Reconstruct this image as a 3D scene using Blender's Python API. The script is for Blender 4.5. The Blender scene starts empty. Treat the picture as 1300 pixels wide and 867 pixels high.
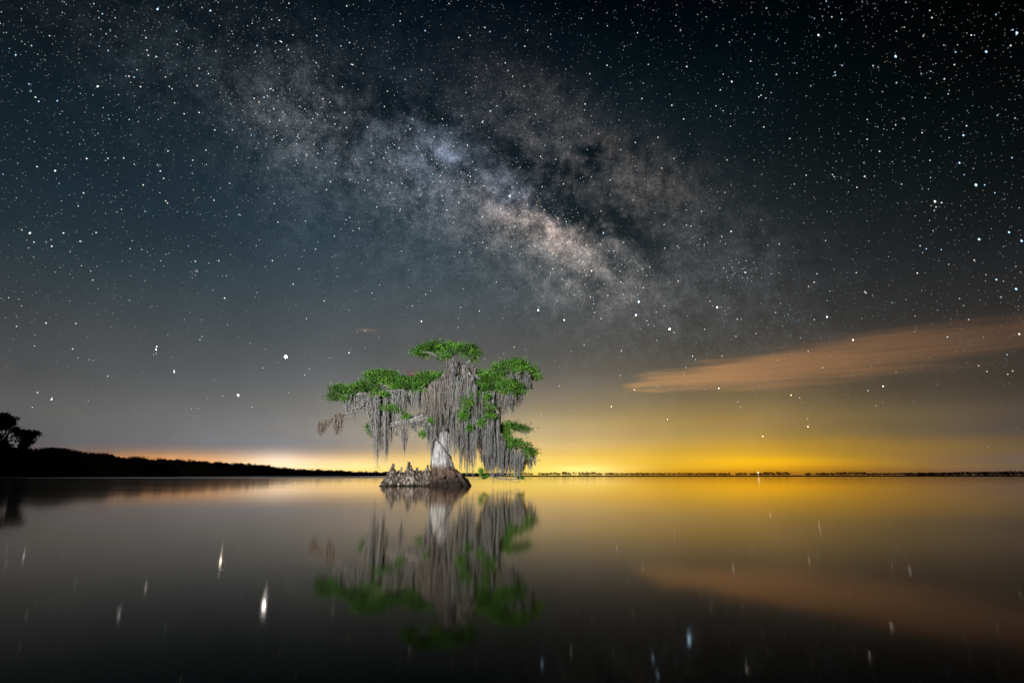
import bpy, math, random
import numpy as np
from mathutils import Vector, Matrix

random.seed(7)
RNG = np.random.default_rng(11)
C = bpy.context.scene.collection
SC = bpy.context.scene

# ------------------------------------------------------------------ camera
TH = math.radians(12.96)          # pitched up over the lake
FPX = 739.0                       # focal length in photo pixels (1300 wide)
CAM_H = 0.8
cam_d = bpy.data.cameras.new("camera")
cam_d.sensor_width = 36.0
cam_d.lens = 36.0 * FPX / 1300.0
cam_d.clip_start = 0.05
cam_d.clip_end = 90000.0
cam = bpy.data.objects.new("camera", cam_d)
cam.location = (0, 0, CAM_H)
cam.rotation_euler = (math.pi / 2 + TH, 0, 0)
C.objects.link(cam)
SC.camera = cam

CT, ST = math.cos(TH), math.sin(TH)


def ray(px, py):
    X = (px - 650.0) / FPX
    Y = (433.5 - py) / FPX
    return np.array([X, CT - Y * ST, ST + Y * CT])


def P(px, py, depth):
    """the point of the place that lies in that direction, depth metres out over the lake"""
    r = ray(px, py)
    r = r * (depth / r[1])
    return np.array([r[0], r[1], r[2] + CAM_H])


def unit(v):
    v = np.asarray(v, float)
    return v / np.linalg.norm(v)


def azel(px, py):
    r = ray(px, py)
    return math.degrees(math.atan2(r[0], r[1])), math.degrees(math.atan2(r[2], math.hypot(r[0], r[1])))


# ------------------------------------------------------------------ view
SC.view_settings.view_transform = 'Standard'
SC.view_settings.look = 'None'
SC.view_settings.exposure = 0.0
SC.view_settings.gamma = 1.0
SC.view_settings.use_curve_mapping = False
SC.render.engine = 'CYCLES'
SC.cycles.max_bounces = 5
SC.cycles.diffuse_bounces = 2
SC.cycles.glossy_bounces = 3
SC.cycles.sample_clamp_indirect = 6.0
SC.cycles.sample_clamp_direct = 0.0
SC.cycles.use_denoising = True
SC.cycles.use_light_tree = True


def lin(c):
    c = np.asarray(c, float) / 255.0
    return np.where(c <= 0.04045, c / 12.92, ((c + 0.055) / 1.055) ** 2.4)


# ------------------------------------------------------------------ night sky
# sky brightness by direction: (photo direction x, y, sRGB)
SKY = [
    (10, 8, 10, 17, 22), (10, 130, 17, 29, 36), (10, 260, 29, 43, 50), (10, 380, 62, 66, 68), (10, 470, 80, 80, 80), (10, 540, 92, 92, 90), (20, 570, 96, 92, 92), (20, 582, 110, 92, 84),
    (120, 8, 8, 17, 23), (120, 130, 18, 32, 41), (120, 260, 33, 49, 57), (120, 360, 54, 66, 72), (120, 440, 78, 81, 83), (120, 520, 102, 101, 99), (120, 555, 103, 101, 101), (120, 570, 112, 100, 96), (120, 580, 160, 112, 84), (120, 597, 175, 115, 75),
    (210, 555, 116, 113, 114), (210, 568, 122, 114, 110), (210, 578, 185, 135, 92), (210, 585, 225, 150, 80), (210, 597, 225, 150, 80),
    (350, 8, 3, 15, 23), (350, 120, 18, 29, 36), (350, 250, 34, 51, 61), (350, 340, 52, 67, 75), (350, 420, 76, 83, 86), (350, 480, 96, 101, 104), (350, 530, 122, 123, 124), (350, 560, 134, 135, 140), (350, 568, 138, 132, 132), (350, 576, 190, 165, 145), (350, 585, 250, 220, 178), (350, 594, 255, 228, 170),
    (440, 480, 100, 101, 102), (440, 530, 134, 129, 122), (440, 560, 145, 138, 132), (440, 574, 172, 150, 130), (440, 585, 238, 200, 145), (440, 595, 250, 210, 135),
    (530, 420, 84, 87, 89), (530, 500, 122, 118, 110), (530, 545, 170, 156, 134), (530, 568, 178, 158, 125), (530, 580, 238, 200, 120), (530, 595, 255, 222, 110),
    (500, 8, 2, 12, 20), (500, 100, 14, 25, 34), (480, 330, 52, 66, 74), (520, 390, 74, 82, 86),
    (650, 8, 1, 9, 16), (650, 70, 8, 18, 26), (660, 410, 78, 80, 80), (700, 450, 88, 86, 82), (700, 500, 136, 126, 110), (700, 540, 194, 172, 128), (700, 565, 228, 195, 132), (700, 582, 252, 216, 112), (720, 596, 255, 232, 110), (720, 602, 255, 220, 95),
    (780, 450, 86, 82, 75), (780, 500, 130, 118, 96), (780, 540, 188, 160, 104), (780, 565, 216, 180, 108), (780, 578, 234, 190, 84), (780, 590, 240, 196, 78), (780, 602, 240, 178, 50),
    (800, 8, 1, 6, 10), (800, 70, 4, 15, 20), (860, 150, 14, 26, 32), (860, 390, 66, 66, 64), (860, 440, 76, 73, 66), (870, 500, 124, 108, 78), (870, 530, 164, 136, 80), (870, 550, 176, 146, 84), (870, 570, 212, 166, 56), (870, 588, 232, 178, 42), (870, 600, 205, 140, 25),
    (960, 60, 3, 12, 15), (960, 160, 11, 21, 25), (960, 260, 30, 36, 38), (960, 360, 50, 51, 52), (960, 430, 64, 61, 56), (970, 500, 118, 100, 70), (970, 525, 150, 122, 72), (970, 545, 160, 130, 70), (970, 566, 196, 150, 52), (970, 586, 244, 180, 18), (970, 597, 205, 138, 20), (970, 602, 150, 95, 25),
    (1060, 520, 128, 108, 74), (1060, 560, 168, 130, 52), (1060, 586, 212, 155, 28), (1060, 600, 160, 105, 25),
    (1120, 8, 1, 3, 4), (1120, 100, 4, 10, 11), (1120, 200, 12, 19, 21), (1120, 300, 28, 32, 34), (1120, 380, 44, 45, 46), (1130, 500, 84, 74, 58), (1130, 545, 118, 99, 68), (1130, 580, 150, 114, 54), (1130, 600, 125, 85, 40),
    (1220, 500, 74, 66, 54), (1220, 550, 96, 83, 68), (1220, 585, 118, 93, 72), (1220, 600, 112, 82, 62),
    (1290, 8, 0, 1, 1), (1290, 120, 5, 8, 8), (1290, 220, 14, 19, 20), (1290, 300, 26, 29, 31), (1290, 370, 42, 41, 40), (1290, 480, 64, 57, 50), (1290, 540, 82, 73, 64), (1290, 585, 108, 93, 82), (1290, 600, 108, 92, 80),
]
EL_STOPS = [0, .35, .7, 1.0, 1.3, 1.6, 1.9, 2.2, 2.5, 2.8, 3.2, 3.7, 4.3, 5, 6, 7, 8.5, 10, 12, 14, 16.5, 19, 22, 25, 29, 33, 38, 44, 52, 60]
EL_MAX = 60.0
AZ_COLS = [-44, -38, -32, -27, -23, -19, -14, -8, -2, 3, 7, 11, 16, 20, 24, 28, 31, 34, 37, 40, 45]


def warp(az, el):
    return np.array([az / 9.0, 5.2 * math.sqrt(max(el, 0.0) + 0.4)])


def sky_grid():
    pts, vals = [], []
    for s in SKY:
        a, e = azel(s[0], s[1])
        pts.append(warp(a, e)); vals.append(s[2:])
    pts = np.array(pts); vals = np.array(vals, float)
    n = len(pts)
    d = np.linalg.norm(pts[:, None] - pts[None], axis=2)
    A = np.zeros((n + 3, n + 3))
    A[:n, :n] = d + np.eye(n) * -0.12
    A[:n, n] = 1; A[:n, n + 1:] = pts
    A[n, :n] = 1; A[n + 1:, :n] = pts.T
    b = np.zeros((n + 3, 3)); b[:n] = vals
    w = np.linalg.solve(A, b)
    grid = []
    for az in AZ_COLS:
        col = []
        for el in EL_STOPS:
            q = warp(az, min(el, 47))
            k = np.concatenate([np.linalg.norm(pts - q, axis=1), [1], q])
            col.append(lin(np.clip(k @ w, 0, 255)))
        grid.append(col)
    return grid


world = bpy.data.worlds.new("World")
SC.world = world
world.use_nodes = True
NT = world.node_tree
for n in list(NT.nodes):
    NT.nodes.remove(n)


class G:
    """small node-graph writer"""
    def __init__(self, nt):
        self.nt = nt

    def put(self, node, i, v):
        if v is None:
            return
        if hasattr(v, 'is_linked'):
            self.nt.links.new(v, node.inputs[i])
        else:
            node.inputs[i].default_value = v

    def m(self, op, a, b=None, c=None, clamp=False):
        n = self.nt.nodes.new('ShaderNodeMath'); n.operation = op; n.use_clamp = clamp
        for i, v in enumerate((a, b, c)):
            self.put(n, i, v)
        return n.outputs[0]

    def v(self, op, a, b=None):
        n = self.nt.nodes.new('ShaderNodeVectorMath'); n.operation = op
        self.put(n, 0, a)
        if b is not None:
            if op == 'SCALE':
                self.put(n, 'Scale', b)
            else:
                self.put(n, 1, b)
        return n.outputs['Value'] if op in ('DOT_PRODUCT', 'LENGTH') else n.outputs['Vector']

    def noise(self, vec, scale, detail=4, rough=0.5, out='Fac'):
        n = self.nt.nodes.new('ShaderNodeTexNoise')
        self.put(n, 'Vector', vec); n.inputs['Scale'].default_value = scale
        n.inputs['Detail'].default_value = detail; n.inputs['Roughness'].default_value = rough
        return n.outputs[out]

    def ramp(self, fac, stops, interp='LINEAR'):
        n = self.nt.nodes.new('ShaderNodeValToRGB'); self.put(n, 0, fac)
        cr = n.color_ramp; cr.interpolation = interp
        el = cr.elements
        while len(el) < len(stops):
            el.new(1.0)
        for e, (p, c) in zip(el, sorted(stops, key=lambda s: s[0])):
            pass
        for i, (p, c) in enumerate(stops):
            el[i].position = p
        for i, (p, c) in enumerate(stops):
            el[i].color = (c[0], c[1], c[2], 1) if hasattr(c, '__len__') else (c, c, c, 1)
        return n.outputs['Color']

    def mix(self, f, a, b, blend='MIX'):
        n = self.nt.nodes.new('ShaderNodeMix'); n.data_type = 'RGBA'; n.blend_type = blend
        self.put(n, 0, f)
        for i, v in ((6, a), (7, b)):
            if hasattr(v, 'is_linked'):
                self.nt.links.new(v, n.inputs[i])
            else:
                n.inputs[i].default_value = (v[0], v[1], v[2], 1)
        return n.outputs[2]

    def remap(self, x, a, b, c=0.0, d=1.0, smooth=False):
        n = self.nt.nodes.new('ShaderNodeMapRange')
        if smooth:
            n.interpolation_type = 'SMOOTHSTEP'
        n.clamp = True
        self.put(n, 0, x)
        for i, v in enumerate((a, b, c, d)):
            n.inputs[i + 1].default_value = v
        return n.outputs[0]


# the band of the Milky Way: clouds of starlight (photo direction, spread along / across, tilt, light)
MW = [
    (600, 255, 330, 85, 27, (.011, .014, .016)),
    (690, 297, 46, 18, 22, (.245, .185, .155)), (702, 290, 22, 10, 10, (.15, .095, .08)),
    (640, 285, 105, 36, 27, (.048, .044, .043)),
    (562, 208, 50, 24, 20, (.055, .064, .090)), (566, 210, 16, 7, 5, (.09, .11, .17)), (648, 249, 14, 8, 0, (.05, .06, .09)),
    (372, 150, 45, 34, 50, (.052, .056, .060)),
    (480, 205, 75, 30, 30, (.026, .028, .033)),
    (752, 343, 60, 28, 25, (.095, .085, .078)),
    (690, 165, 65, 34, 35, (.034, .029, .028)),
    (815, 235, 65, 34, 30, (.042, .033, .029)),
    (640, 250, 70, 20, 27, (.018, .022, .032)),
    (900, 340, 120, 60, 25, (.016, .016, .017)),
    (240, 95, 110, 34, 25, (.006, .008, .009)),
    (520, 330, 160, 60, 25, (.010, .014, .016)),
]
DARK = [
    (748, 200, 42, 14, -8, 1.1), (715, 238, 50, 14, 38, .6), (640, 200, 36, 12, 35, .5), (560, 160, 70, 13, 15, .5), (600, 235, 26, 9, 30, .35), (840, 265, 30, 12, 20, .4), (690, 262, 40, 9, 12, .5), (430, 175, 45, 18, 75, .6),
    (800, 300, 60, 22, 40, .6), (620, 215, 40, 14, 10, .4), (770, 275, 40, 20, 20, .4), (470, 130, 70, 22, 10, .5),
]
MWF = unit(ray(660, 260))
MWR = unit(np.cross(MWF, [0, 0, 1]))
MWU = np.cross(MWR, MWF)


def chart(px, py):
    d = unit(ray(px, py)); w = d @ MWF
    return d @ MWR / w, d @ MWU / w


def build_world():
    g = G(NT)
    tc = NT.nodes.new('ShaderNodeTexCoord')
    d = g.v('NORMALIZE', tc.outputs['Generated'])
    sep = NT.nodes.new('ShaderNodeSeparateXYZ'); NT.links.new(d, sep.inputs[0])
    x, y, z = sep.outputs
    az = g.m('MULTIPLY', g.m('ARCTAN2', x, y), 180 / math.pi)
    el = g.m('MULTIPLY', g.m('ARCSINE', z), 180 / math.pi)
    t = g.m('DIVIDE', el, EL_MAX, clamp=True)
    grid = sky_grid()
    out = None
    for i, a in enumerate(AZ_COLS):
        r = g.ramp(t, [(e / EL_MAX, c) for e, c in zip(EL_STOPS, grid[i])])
        out = r if out is None else g.mix(g.remap(az, AZ_COLS[i - 1], a), out, r)
    # thin uneven airglow
    nz = g.noise(d, 6.0, 3, .5)
    out = g.mix(1.0, out, g.ramp(nz, [(0.3, .90), (0.7, 1.10)]), 'MULTIPLY')
    # the dark haze bank over the left shore is streaky
    # ---- Milky Way
    w = g.m('MAXIMUM', g.v('DOT_PRODUCT', d, tuple(MWF)), 0.05)
    u0 = g.m('DIVIDE', g.v('DOT_PRODUCT', d, tuple(MWR)), w)
    v0 = g.m('DIVIDE', g.v('DOT_PRODUCT', d, tuple(MWU)), w)
    wn = g.noise(d, 9.0, 5, .6, 'Color')
    ws = NT.nodes.new('ShaderNodeSeparateColor'); NT.links.new(wn, ws.inputs[0])
    u = g.m('ADD', u0, g.m('MULTIPLY', g.m('SUBTRACT', ws.outputs[0], .5), .13))
    v = g.m('ADD', v0, g.m('MULTIPLY', g.m('SUBTRACT', ws.outputs[1], .5), .13))

    def blob(px, py, su, sv, ang):
        cu, cv = chart(px, py)
        k = 1.0 / FPX
        a = math.radians(-ang)
        du = g.m('SUBTRACT', u, cu); dv = g.m('SUBTRACT', v, cv)
        p = g.m('ADD', g.m('MULTIPLY', du, math.cos(a) / (su * k)), g.m('MULTIPLY', dv, math.sin(a) / (su * k)))
        q = g.m('ADD', g.m('MULTIPLY', du, -math.sin(a) / (sv * k)), g.m('MULTIPLY', dv, math.cos(a) / (sv * k)))
        r2 = g.m('ADD', g.m('MULTIPLY', p, p), g.m('MULTIPLY', q, q))
        return g.m('EXPONENT', g.m('MULTIPLY', r2, -0.5))

    mw = None
    for (px, py, su, sv, ang, col) in MW:
        b = g.v('SCALE', tuple(col), blob(px, py, su, sv, ang))
        mw = b if mw is None else g.v('ADD', mw, b)
    dk = None
    for (px, py, su, sv, ang, s) in DARK:
        b = g.m('MULTIPLY', blob(px, py, su, sv, ang), s)
        dk = b if dk is None else g.m('ADD', dk, b)
    n1 = g.noise(d, 26.0, 9, .68)
    n2 = g.noise(d, 70.0, 6, .7)
    grain = g.noise(d, 330.0, 2, .6)
    tex = g.m('MULTIPLY', g.m('MULTIPLY', g.remap(n1, .36, .64, .2, 1.8), g.remap(n2, .32, .68, .45, 1.5)), g.remap(grain, .42, .72, .74, 1.7))
    keep = g.m('SUBTRACT', 1.0, g.m('MULTIPLY', dk, g.remap(n1, .38, .60, 1.35, .25)), clamp=True)
    mw = g.v('SCALE', mw, g.m('MULTIPLY', g.m('MULTIPLY', tex, keep), .88))
    front = g.remap(w, 0.2, 0.4)
    mw = g.v('SCALE', mw, front)
    base = g.v('SCALE', out, g.m('SUBTRACT', 1.0, g.m('MULTIPLY', g.m('MULTIPLY', dk, .35), front), clamp=True))
    col = g.v('ADD', base, mw)
    # ---- long orange cloud lit by the town below the horizon
    cmb = NT.nodes.new('ShaderNodeCombineXYZ')
    a0, e0 = azel(800, 489); a1, e1 = azel(1300, 421)
    sl = (e1 - e0) / (a1 - a0)
    e_rel = g.m('SUBTRACT', el, g.m('ADD', g.m('MULTIPLY', g.m('SUBTRACT', az, a0), sl), e0))
    NT.links.new(g.m('MULTIPLY', az, .10), cmb.inputs[0]); NT.links.new(g.m('MULTIPLY', el, 1.3), cmb.inputs[1])
    cn = g.noise(cmb.outputs[0], 1.0, 6, .55)
    cmb2 = NT.nodes.new('ShaderNodeCombineXYZ')
    NT.links.new(g.m('MULTIPLY', az, .11), cmb2.inputs[0]); NT.links.new(g.m('MULTIPLY', el, 4.2), cmb2.inputs[1])
    cn2 = g.noise(cmb2.outputs[0], 1.0, 5, .6)
    s = g.m('DIVIDE', g.m('SUBTRACT', az, a0 - 1.0), a1 - a0)
    width = g.ramp(s, [(0, .25), (.12, .65), (.3, 1.0), (.48, 1.3), (.7, 1.2), (1, 1.0)])
    width = g.m('MULTIPLY', width, 1.25)
    bend = g.m('MULTIPLY', g.m('SUBTRACT', cn, .5), 2.8)
    r = g.m('DIVIDE', g.m('ADD', e_rel, bend), width)
    mk = g.m('EXPONENT', g.m('MULTIPLY', g.m('POWER', g.m('ABSOLUTE', r), 3.0), -1.0))
    mk = g.m('MULTIPLY', mk, g.remap(cn2, .3, .58, .74, 1.0))
    fade = g.ramp(s, [(0, 0), (.05, .8), (.25, 1.0), (.5, 1.0), (.75, .8), (1, .6)])
    mk = g.m('MULTIPLY', mk, fade)
    cc = g.ramp(s, [(0, lin((196, 152, 98))), (.3, lin((176, 132, 90))), (.55, lin((152, 112, 78))), (1, lin((108, 80, 60)))])
    col = g.mix(g.m('MULTIPLY', mk, .9, clamp=True), col, cc)
    # small wisp at left
    a2, e2 = azel(465, 419)
    ww = g.m('EXPONENT', g.m('MULTIPLY', g.m('ADD', g.m('POWER', g.m('DIVIDE', g.m('SUBTRACT', az, a2), .8), 2.0),
                                             g.m('POWER', g.m('DIVIDE', g.m('SUBTRACT', el, e2), .16), 2.0)), -1.0))
    col = g.mix(g.m('MULTIPLY', ww, .35), col, lin((150, 125, 105)))
    # light domes of the towns under the horizon
    for (hx, hy, sa, se, c) in ((350, 587, 2.2, .8, (.24, .24, .25)), (440, 594, 4.0, .6, (.20, .15, .07)), (745, 598, 3.0, .55, (.30, .26, .16)), (965, 588, 5.0, .7, (.12, .07, .0)), (205, 590, 3.0, .7, (.18, .07, .01))):
        ha, he = azel(hx, hy)
        q = g.m('ADD', g.m('POWER', g.m('DIVIDE', g.m('SUBTRACT', az, ha), sa), 2.0), g.m('POWER', g.m('DIVIDE', g.m('SUBTRACT', el, he), se), 2.0))
        col = g.v('ADD', col, g.v('SCALE', c, g.m('EXPONENT', g.m('MULTIPLY', q, -.7))))
    bg = NT.nodes.new('ShaderNodeBackground')
    NT.links.new(col, bg.inputs['Color']); bg.inputs['Strength'].default_value = 1.0
    ow = NT.nodes.new('ShaderNodeOutputWorld')
    NT.links.new(bg.outputs[0], ow.inputs['Surface'])


build_world()
world.cycles.sampling_method = 'MANUAL'
world.cycles.sample_map_resolution = 1024

# the lamp that paints the tree with light from the bank, beside the photographer
D = 48.0                          # the tree stands this far out
lamp_d = bpy.data.lights.new("light_painting_lamp", 'SPOT')
lamp_d.energy = 330000.0
lamp_d.color = (1.0, 0.99, 0.97)
lamp_d.spot_size = math.radians(34)
lamp_d.spot_blend = 0.5
lamp_d.shadow_soft_size = 0.25
lamp = bpy.data.objects.new("light_painting_lamp", lamp_d)
lamp.location = (-13.0, -3.0, 4.5)
tgt = Vector((-6.3, D, 6.0))
lamp.rotation_euler = (tgt - lamp.location).to_track_quat('-Z', 'Y').to_euler()
C.objects.link(lamp)


# ------------------------------------------------------------------ helpers
class MB:
    """collects rings, tubes and leaf faces; build() links them as ONE mesh object"""
    def __init__(self):
        self.v, self.f, self.n = [], [], 0
        self.col = []

    def add(self, verts, faces, col=None):
        verts = np.asarray(verts, float)
        self.v.append(verts)
        faces = np.asarray(faces, int) + self.n
        self.f.append(faces)
        self.n += len(verts)
        if col is not None:
            self.col.append(np.repeat(np.asarray(col, float)[None], len(verts), 0) if np.ndim(col) == 1 else np.asarray(col, float))

    def tube(self, pts, rad, sides=6, rough=0.0, cap=True):
        pts = np.asarray(pts, float); n = len(pts)
        rad = np.asarray(rad, float)
        tan = np.gradient(pts, axis=0)
        tan /= np.linalg.norm(tan, axis=1)[:, None] + 1e-9
        ref = np.where(np.abs(tan[:, 2:3]) > .9, np.array([[0, 1.0, 0]]), np.array([[0, 0, 1.0]]))
        a = np.cross(tan, ref); a /= np.linalg.norm(a, axis=1)[:, None] + 1e-9
        b = np.cross(tan, a)
        th = np.linspace(0, 2 * math.pi, sides, endpoint=False)
        rr = rad[:, None] * (1 + rough * RNG.standard_normal((n, sides)))
        ring = pts[:, None] + rr[..., None] * (np.cos(th)[None, :, None] * a[:, None] + np.sin(th)[None, :, None] * b[:, None])
        verts = ring.reshape(-1, 3)
        fs = []
        for i in range(n - 1):
            for j in range(sides):
                k = (j + 1) % sides
                fs.append((i * sides + j, i * sides + k, (i + 1) * sides + k, (i + 1) * sides + j))
        if cap:
            verts = np.vstack([verts, pts[:1], pts[-1:]])
            c0, c1 = n * sides, n * sides + 1
            for j in range(sides):
                k = (j + 1) % sides
                fs.append((c0, k, j, j)); fs.append((c1, (n - 1) * sides + j, (n - 1) * sides + k, (n - 1) * sides + k))
        self.add(verts, fs)

    def build(self, name, mat, parent=None, smooth=False):
        v = np.vstack(self.v)
        me = bpy.data.meshes.new(name)
        polys = []
        for f in self.f:
            if f.shape[1] == 4:
                for q in f.tolist():
                    polys.append(q[:3] if q[2] == q[3] else q)
            else:
                polys.extend(f.tolist())
        me.from_pydata(v.tolist(), [], polys)
        if self.col:
            at = me.color_attributes.new("tint", 'FLOAT_COLOR', 'POINT')
            cc = np.ones((len(v), 4)); cc[:, :3] = np.vstack(self.col)
            at.data.foreach_set('color', cc.ravel())
        if smooth:
            me.polygons.foreach_set('use_smooth', [True] * len(me.polygons))
        me.materials.append(mat)
        me.update()
        o = bpy.data.objects.new(name, me)
        C.objects.link(o)
        if parent is not None:
            o.parent = parent
            o.matrix_parent_inverse = Matrix.Translation(-Vector(parent.location))
        return o


def tag(o, label=None, cat=None, group=None, kind=None):
    if label: o['label'] = label
    if cat: o['category'] = cat
    if group: o['group'] = group
    if kind: o['kind'] = kind
    return o


def thing(name, loc, label, cat, group=None):
    o = bpy.data.objects.new(name, None)
    o.location = tuple(float(c) for c in loc); o.empty_display_size = 0.3
    C.objects.link(o)
    return tag(o, label, cat, group)


def spline(pts, n):
    """Catmull-Rom through pts"""
    p = np.asarray(pts, float)
    q = np.vstack([2 * p[0] - p[1], p, 2 * p[-1] - p[-2]])
    out = []
    for t in np.linspace(0, len(p) - 1 - 1e-6, n):
        i = int(t); u = t - i
        a, b, c, d = q[i], q[i + 1], q[i + 2], q[i + 3]
        out.append(.5 * (2 * b + (c - a) * u + (2 * a - 5 * b + 4 * c - d) * u * u + (3 * b - a - 3 * c + d) * u ** 3))
    return np.array(out)


# ------------------------------------------------------------------ materials
def mat_new(name):
    m = bpy.data.materials.new(name); m.use_nodes = True
    nt = m.node_tree
    return m, G(nt), nt.nodes['Principled BSDF'], nt


def mat_water():
    """peat-dark lake: mirror reflection rising steeply towards grazing view, cat's-paws of wind far out at left"""
    m, g, b, nt = mat_new("water")
    geo = nt.nodes.new('ShaderNodeNewGeometry')
    pos = geo.outputs['Position']
    n = g.noise(g.v('MULTIPLY', pos, (.02, .09, 0)), 1.0, 4, .5)
    sep = nt.nodes.new('ShaderNodeSeparateXYZ'); nt.links.new(pos, sep.inputs[0])
    n2 = g.noise(g.v('MULTIPLY', pos, (.006, .02, 0)), 1.0, 3, .5)
    y = g.m('ADD', sep.outputs[1], g.m('MULTIPLY', g.m('SUBTRACT', n2, .5), 60.0))
    side = g.remap(g.m('ADD', sep.outputs[0], g.m('MULTIPLY', sep.outputs[1], .25)), -20.0, 60.0, 1.0, 0.0, smooth=True)
    ruffle = g.m('MULTIPLY', g.remap(y, 170.0, 230.0, smooth=True), side)
    rough = g.m('ADD', g.remap(n, .3, .7, .050, .068), g.m('MULTIPLY', ruffle, .30))
    gl = nt.nodes.new('ShaderNodeBsdfGlossy'); gl.distribution = 'GGX'
    gl.inputs['Color'].default_value = (1.0, .93, .85, 1)
    nt.links.new(rough, gl.inputs['Roughness'])
    df = nt.nodes.new('ShaderNodeBsdfDiffuse'); df.inputs['Color'].default_value = (.006, .0045, .003, 1)
    fr = nt.nodes.new('ShaderNodeFresnel'); fr.inputs['IOR'].default_value = 1.333
    mx = nt.nodes.new('ShaderNodeMixShader')
    nt.links.new(g.ramp(fr.outputs[0], [(0, 0), (.15, .02), (.2, .055), (.27, .14), (.36, .30), (.47, .50), (.74, .77), (1, 1)], 'B_SPLINE'), mx.inputs[0])
    nt.links.new(df.outputs[0], mx.inputs[1]); nt.links.new(gl.outputs[0], mx.inputs[2])
    nt.links.new(mx.outputs[0], nt.nodes['Material Output'].inputs['Surface'])
    nt.nodes.remove(b)
    return m


def mat_bark():
    m, g, b, nt = mat_new("pale_cypress_bark")
    geo = nt.nodes.new('ShaderNodeNewGeometry')
    pos = geo.outputs['Position']
    st = g.noise(g.v('MULTIPLY', pos, (7, 7, .9)), 1.0, 5, .6)
    st2 = g.noise(g.v('MULTIPLY', pos, (22, 22, 4)), 1.0, 4, .65)
    sep = nt.nodes.new('ShaderNodeSeparateXYZ'); nt.links.new(pos, sep.inputs[0])
    zz = g.m('ADD', sep.outputs[2], g.m('MULTIPLY', g.m('SUBTRACT', st, .5), 1.3))
    pale = g.ramp(st, [(.32, (.055, .05, .047)), (.47, (.21, .207, .205)), (.64, (.36, .355, .36))])
    pale = g.mix(g.remap(st2, .5, .68), pale, (.045, .041, .038))
    brown = g.ramp(st2, [(.3, (.022, .015, .011)), (.5, (.075, .047, .034)), (.72, (.14, .10, .08))])
    col = g.mix(g.remap(zz, 1.35, 1.85, smooth=True), brown, pale)
    wet = g.remap(zz, .25, .95, smooth=True)
    col = g.mix(wet, g.mix(g.remap(st2, .45, .7), (.004, .003, .003), (.04, .028, .022)), col)
    nt.links.new(col, b.inputs['Base Color'])
    b.inputs['Roughness'].default_value = .9; b.inputs['Specular IOR Level'].default_value = .12
    bp = nt.nodes.new('ShaderNodeBump'); bp.inputs['Strength'].default_value = 1.0; bp.inputs['Distance'].default_value = .14
    nt.links.new(g.m('ADD', st, g.m('MULTIPLY', st2, .6)), bp.inputs['Height'])
    nt.links.new(bp.outputs[0], b.inputs['Normal'])
    return m


def mat_stump():
    m, g, b, nt = mat_new("weathered_stump_wood")
    geo = nt.nodes.new('ShaderNodeNewGeometry')
    pos = geo.outputs['Position']
    a = g.noise(g.v('MULTIPLY', pos, (6, 6, 2.5)), 1.0, 5, .6)
    c = g.noise(g.v('MULTIPLY', pos, (25, 25, 9)), 1.0, 4, .6)
    rnd = geo.outputs['Random Per Island']
    col = g.ramp(a, [(.32, (.022, .015, .011)), (.5, (.080, .062, .050)), (.64, (.33, .30, .27))])
    col = g.mix(g.remap(c, .45, .7), col, (.03, .022, .018))
    col = g.mix(1.0, col, g.ramp(rnd, [(0, .55), (1, 1.35)]), 'MULTIPLY')
    sep = nt.nodes.new('ShaderNodeSeparateXYZ'); nt.links.new(pos, sep.inputs[0])
    wet = g.remap(g.m('ADD', sep.outputs[2], g.m('MULTIPLY', a, .3)), .16, .40, smooth=True)
    col = g.mix(wet, (.006, .005, .004), col)
    nt.links.new(col, b.inputs['Base Color']); b.inputs['Roughness'].default_value = .85; b.inputs['Specular IOR Level'].default_value = .12
    bp = nt.nodes.new('ShaderNodeBump'); bp.inputs['Strength'].default_value = 1.0; bp.inputs['Distance'].default_value = .12
    nt.links.new(c, bp.inputs['Height']); nt.links.new(bp.outputs[0], b.inputs['Normal'])
    return m


def mat_limb():
    m, g, b, nt = mat_new("limb_bark")
    geo = nt.nodes.new('ShaderNodeNewGeometry')
    a = g.noise(g.v('MULTIPLY', geo.outputs['Position'], (6, 6, 6)), 1.0, 5, .6)
    col = g.ramp(a, [(.35, (.03, .027, .025)), (.5, (.09, .085, .08)), (.66, (.22, .215, .21))])
    nt.links.new(col, b.inputs['Base Color']); b.inputs['Roughness'].default_value = .9; b.inputs['Specular IOR Level'].default_value = .12
    bp = nt.nodes.new('ShaderNodeBump'); bp.inputs['Strength'].default_value = .7; bp.inputs['Distance'].default_value = .04
    nt.links.new(a, bp.inputs['Height']); nt.links.new(bp.outputs[0], b.inputs['Normal'])
    return m


def mat_leaf():
    m, g, b, nt = mat_new("cypress_needles")
    geo = nt.nodes.new('ShaderNodeNewGeometry')
    big = g.noise(geo.outputs['Position'], .9, 3, .5)
    rnd = geo.outputs['Random Per Island']
    col = g.ramp(rnd, [(0, (.008, .036, .007)), (.3, (.022, .090, .012)), (.7, (.042, .135, .016)), (.95, (.085, .180, .024)), (1, (.12, .08, .04))])
    col2 = g.mix(g.remap(big, .40, .62), col, g.mix(1.0, col, (1.4, 1.22, .8), 'MULTIPLY'))
    at = nt.nodes.new('ShaderNodeAttribute'); at.attribute_name = 'tint'
    col2 = g.v('MULTIPLY', col2, at.outputs['Color'])
    nt.links.new(col2, b.inputs['Base Color']); b.inputs['Roughness'].default_value = .55
    b.inputs['Specular IOR Level'].default_value = .25
    tr = nt.nodes.new('ShaderNodeBsdfTranslucent'); nt.links.new(col2, tr.inputs['Color'])
    mx = nt.nodes.new('ShaderNodeMixShader'); mx.inputs[0].default_value = .25
    nt.links.new(b.outputs[0], mx.inputs[1]); nt.links.new(tr.outputs[0], mx.inputs[2])
    nt.links.new(mx.outputs[0], nt.nodes['Material Output'].inputs['Surface'])
    return m


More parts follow.
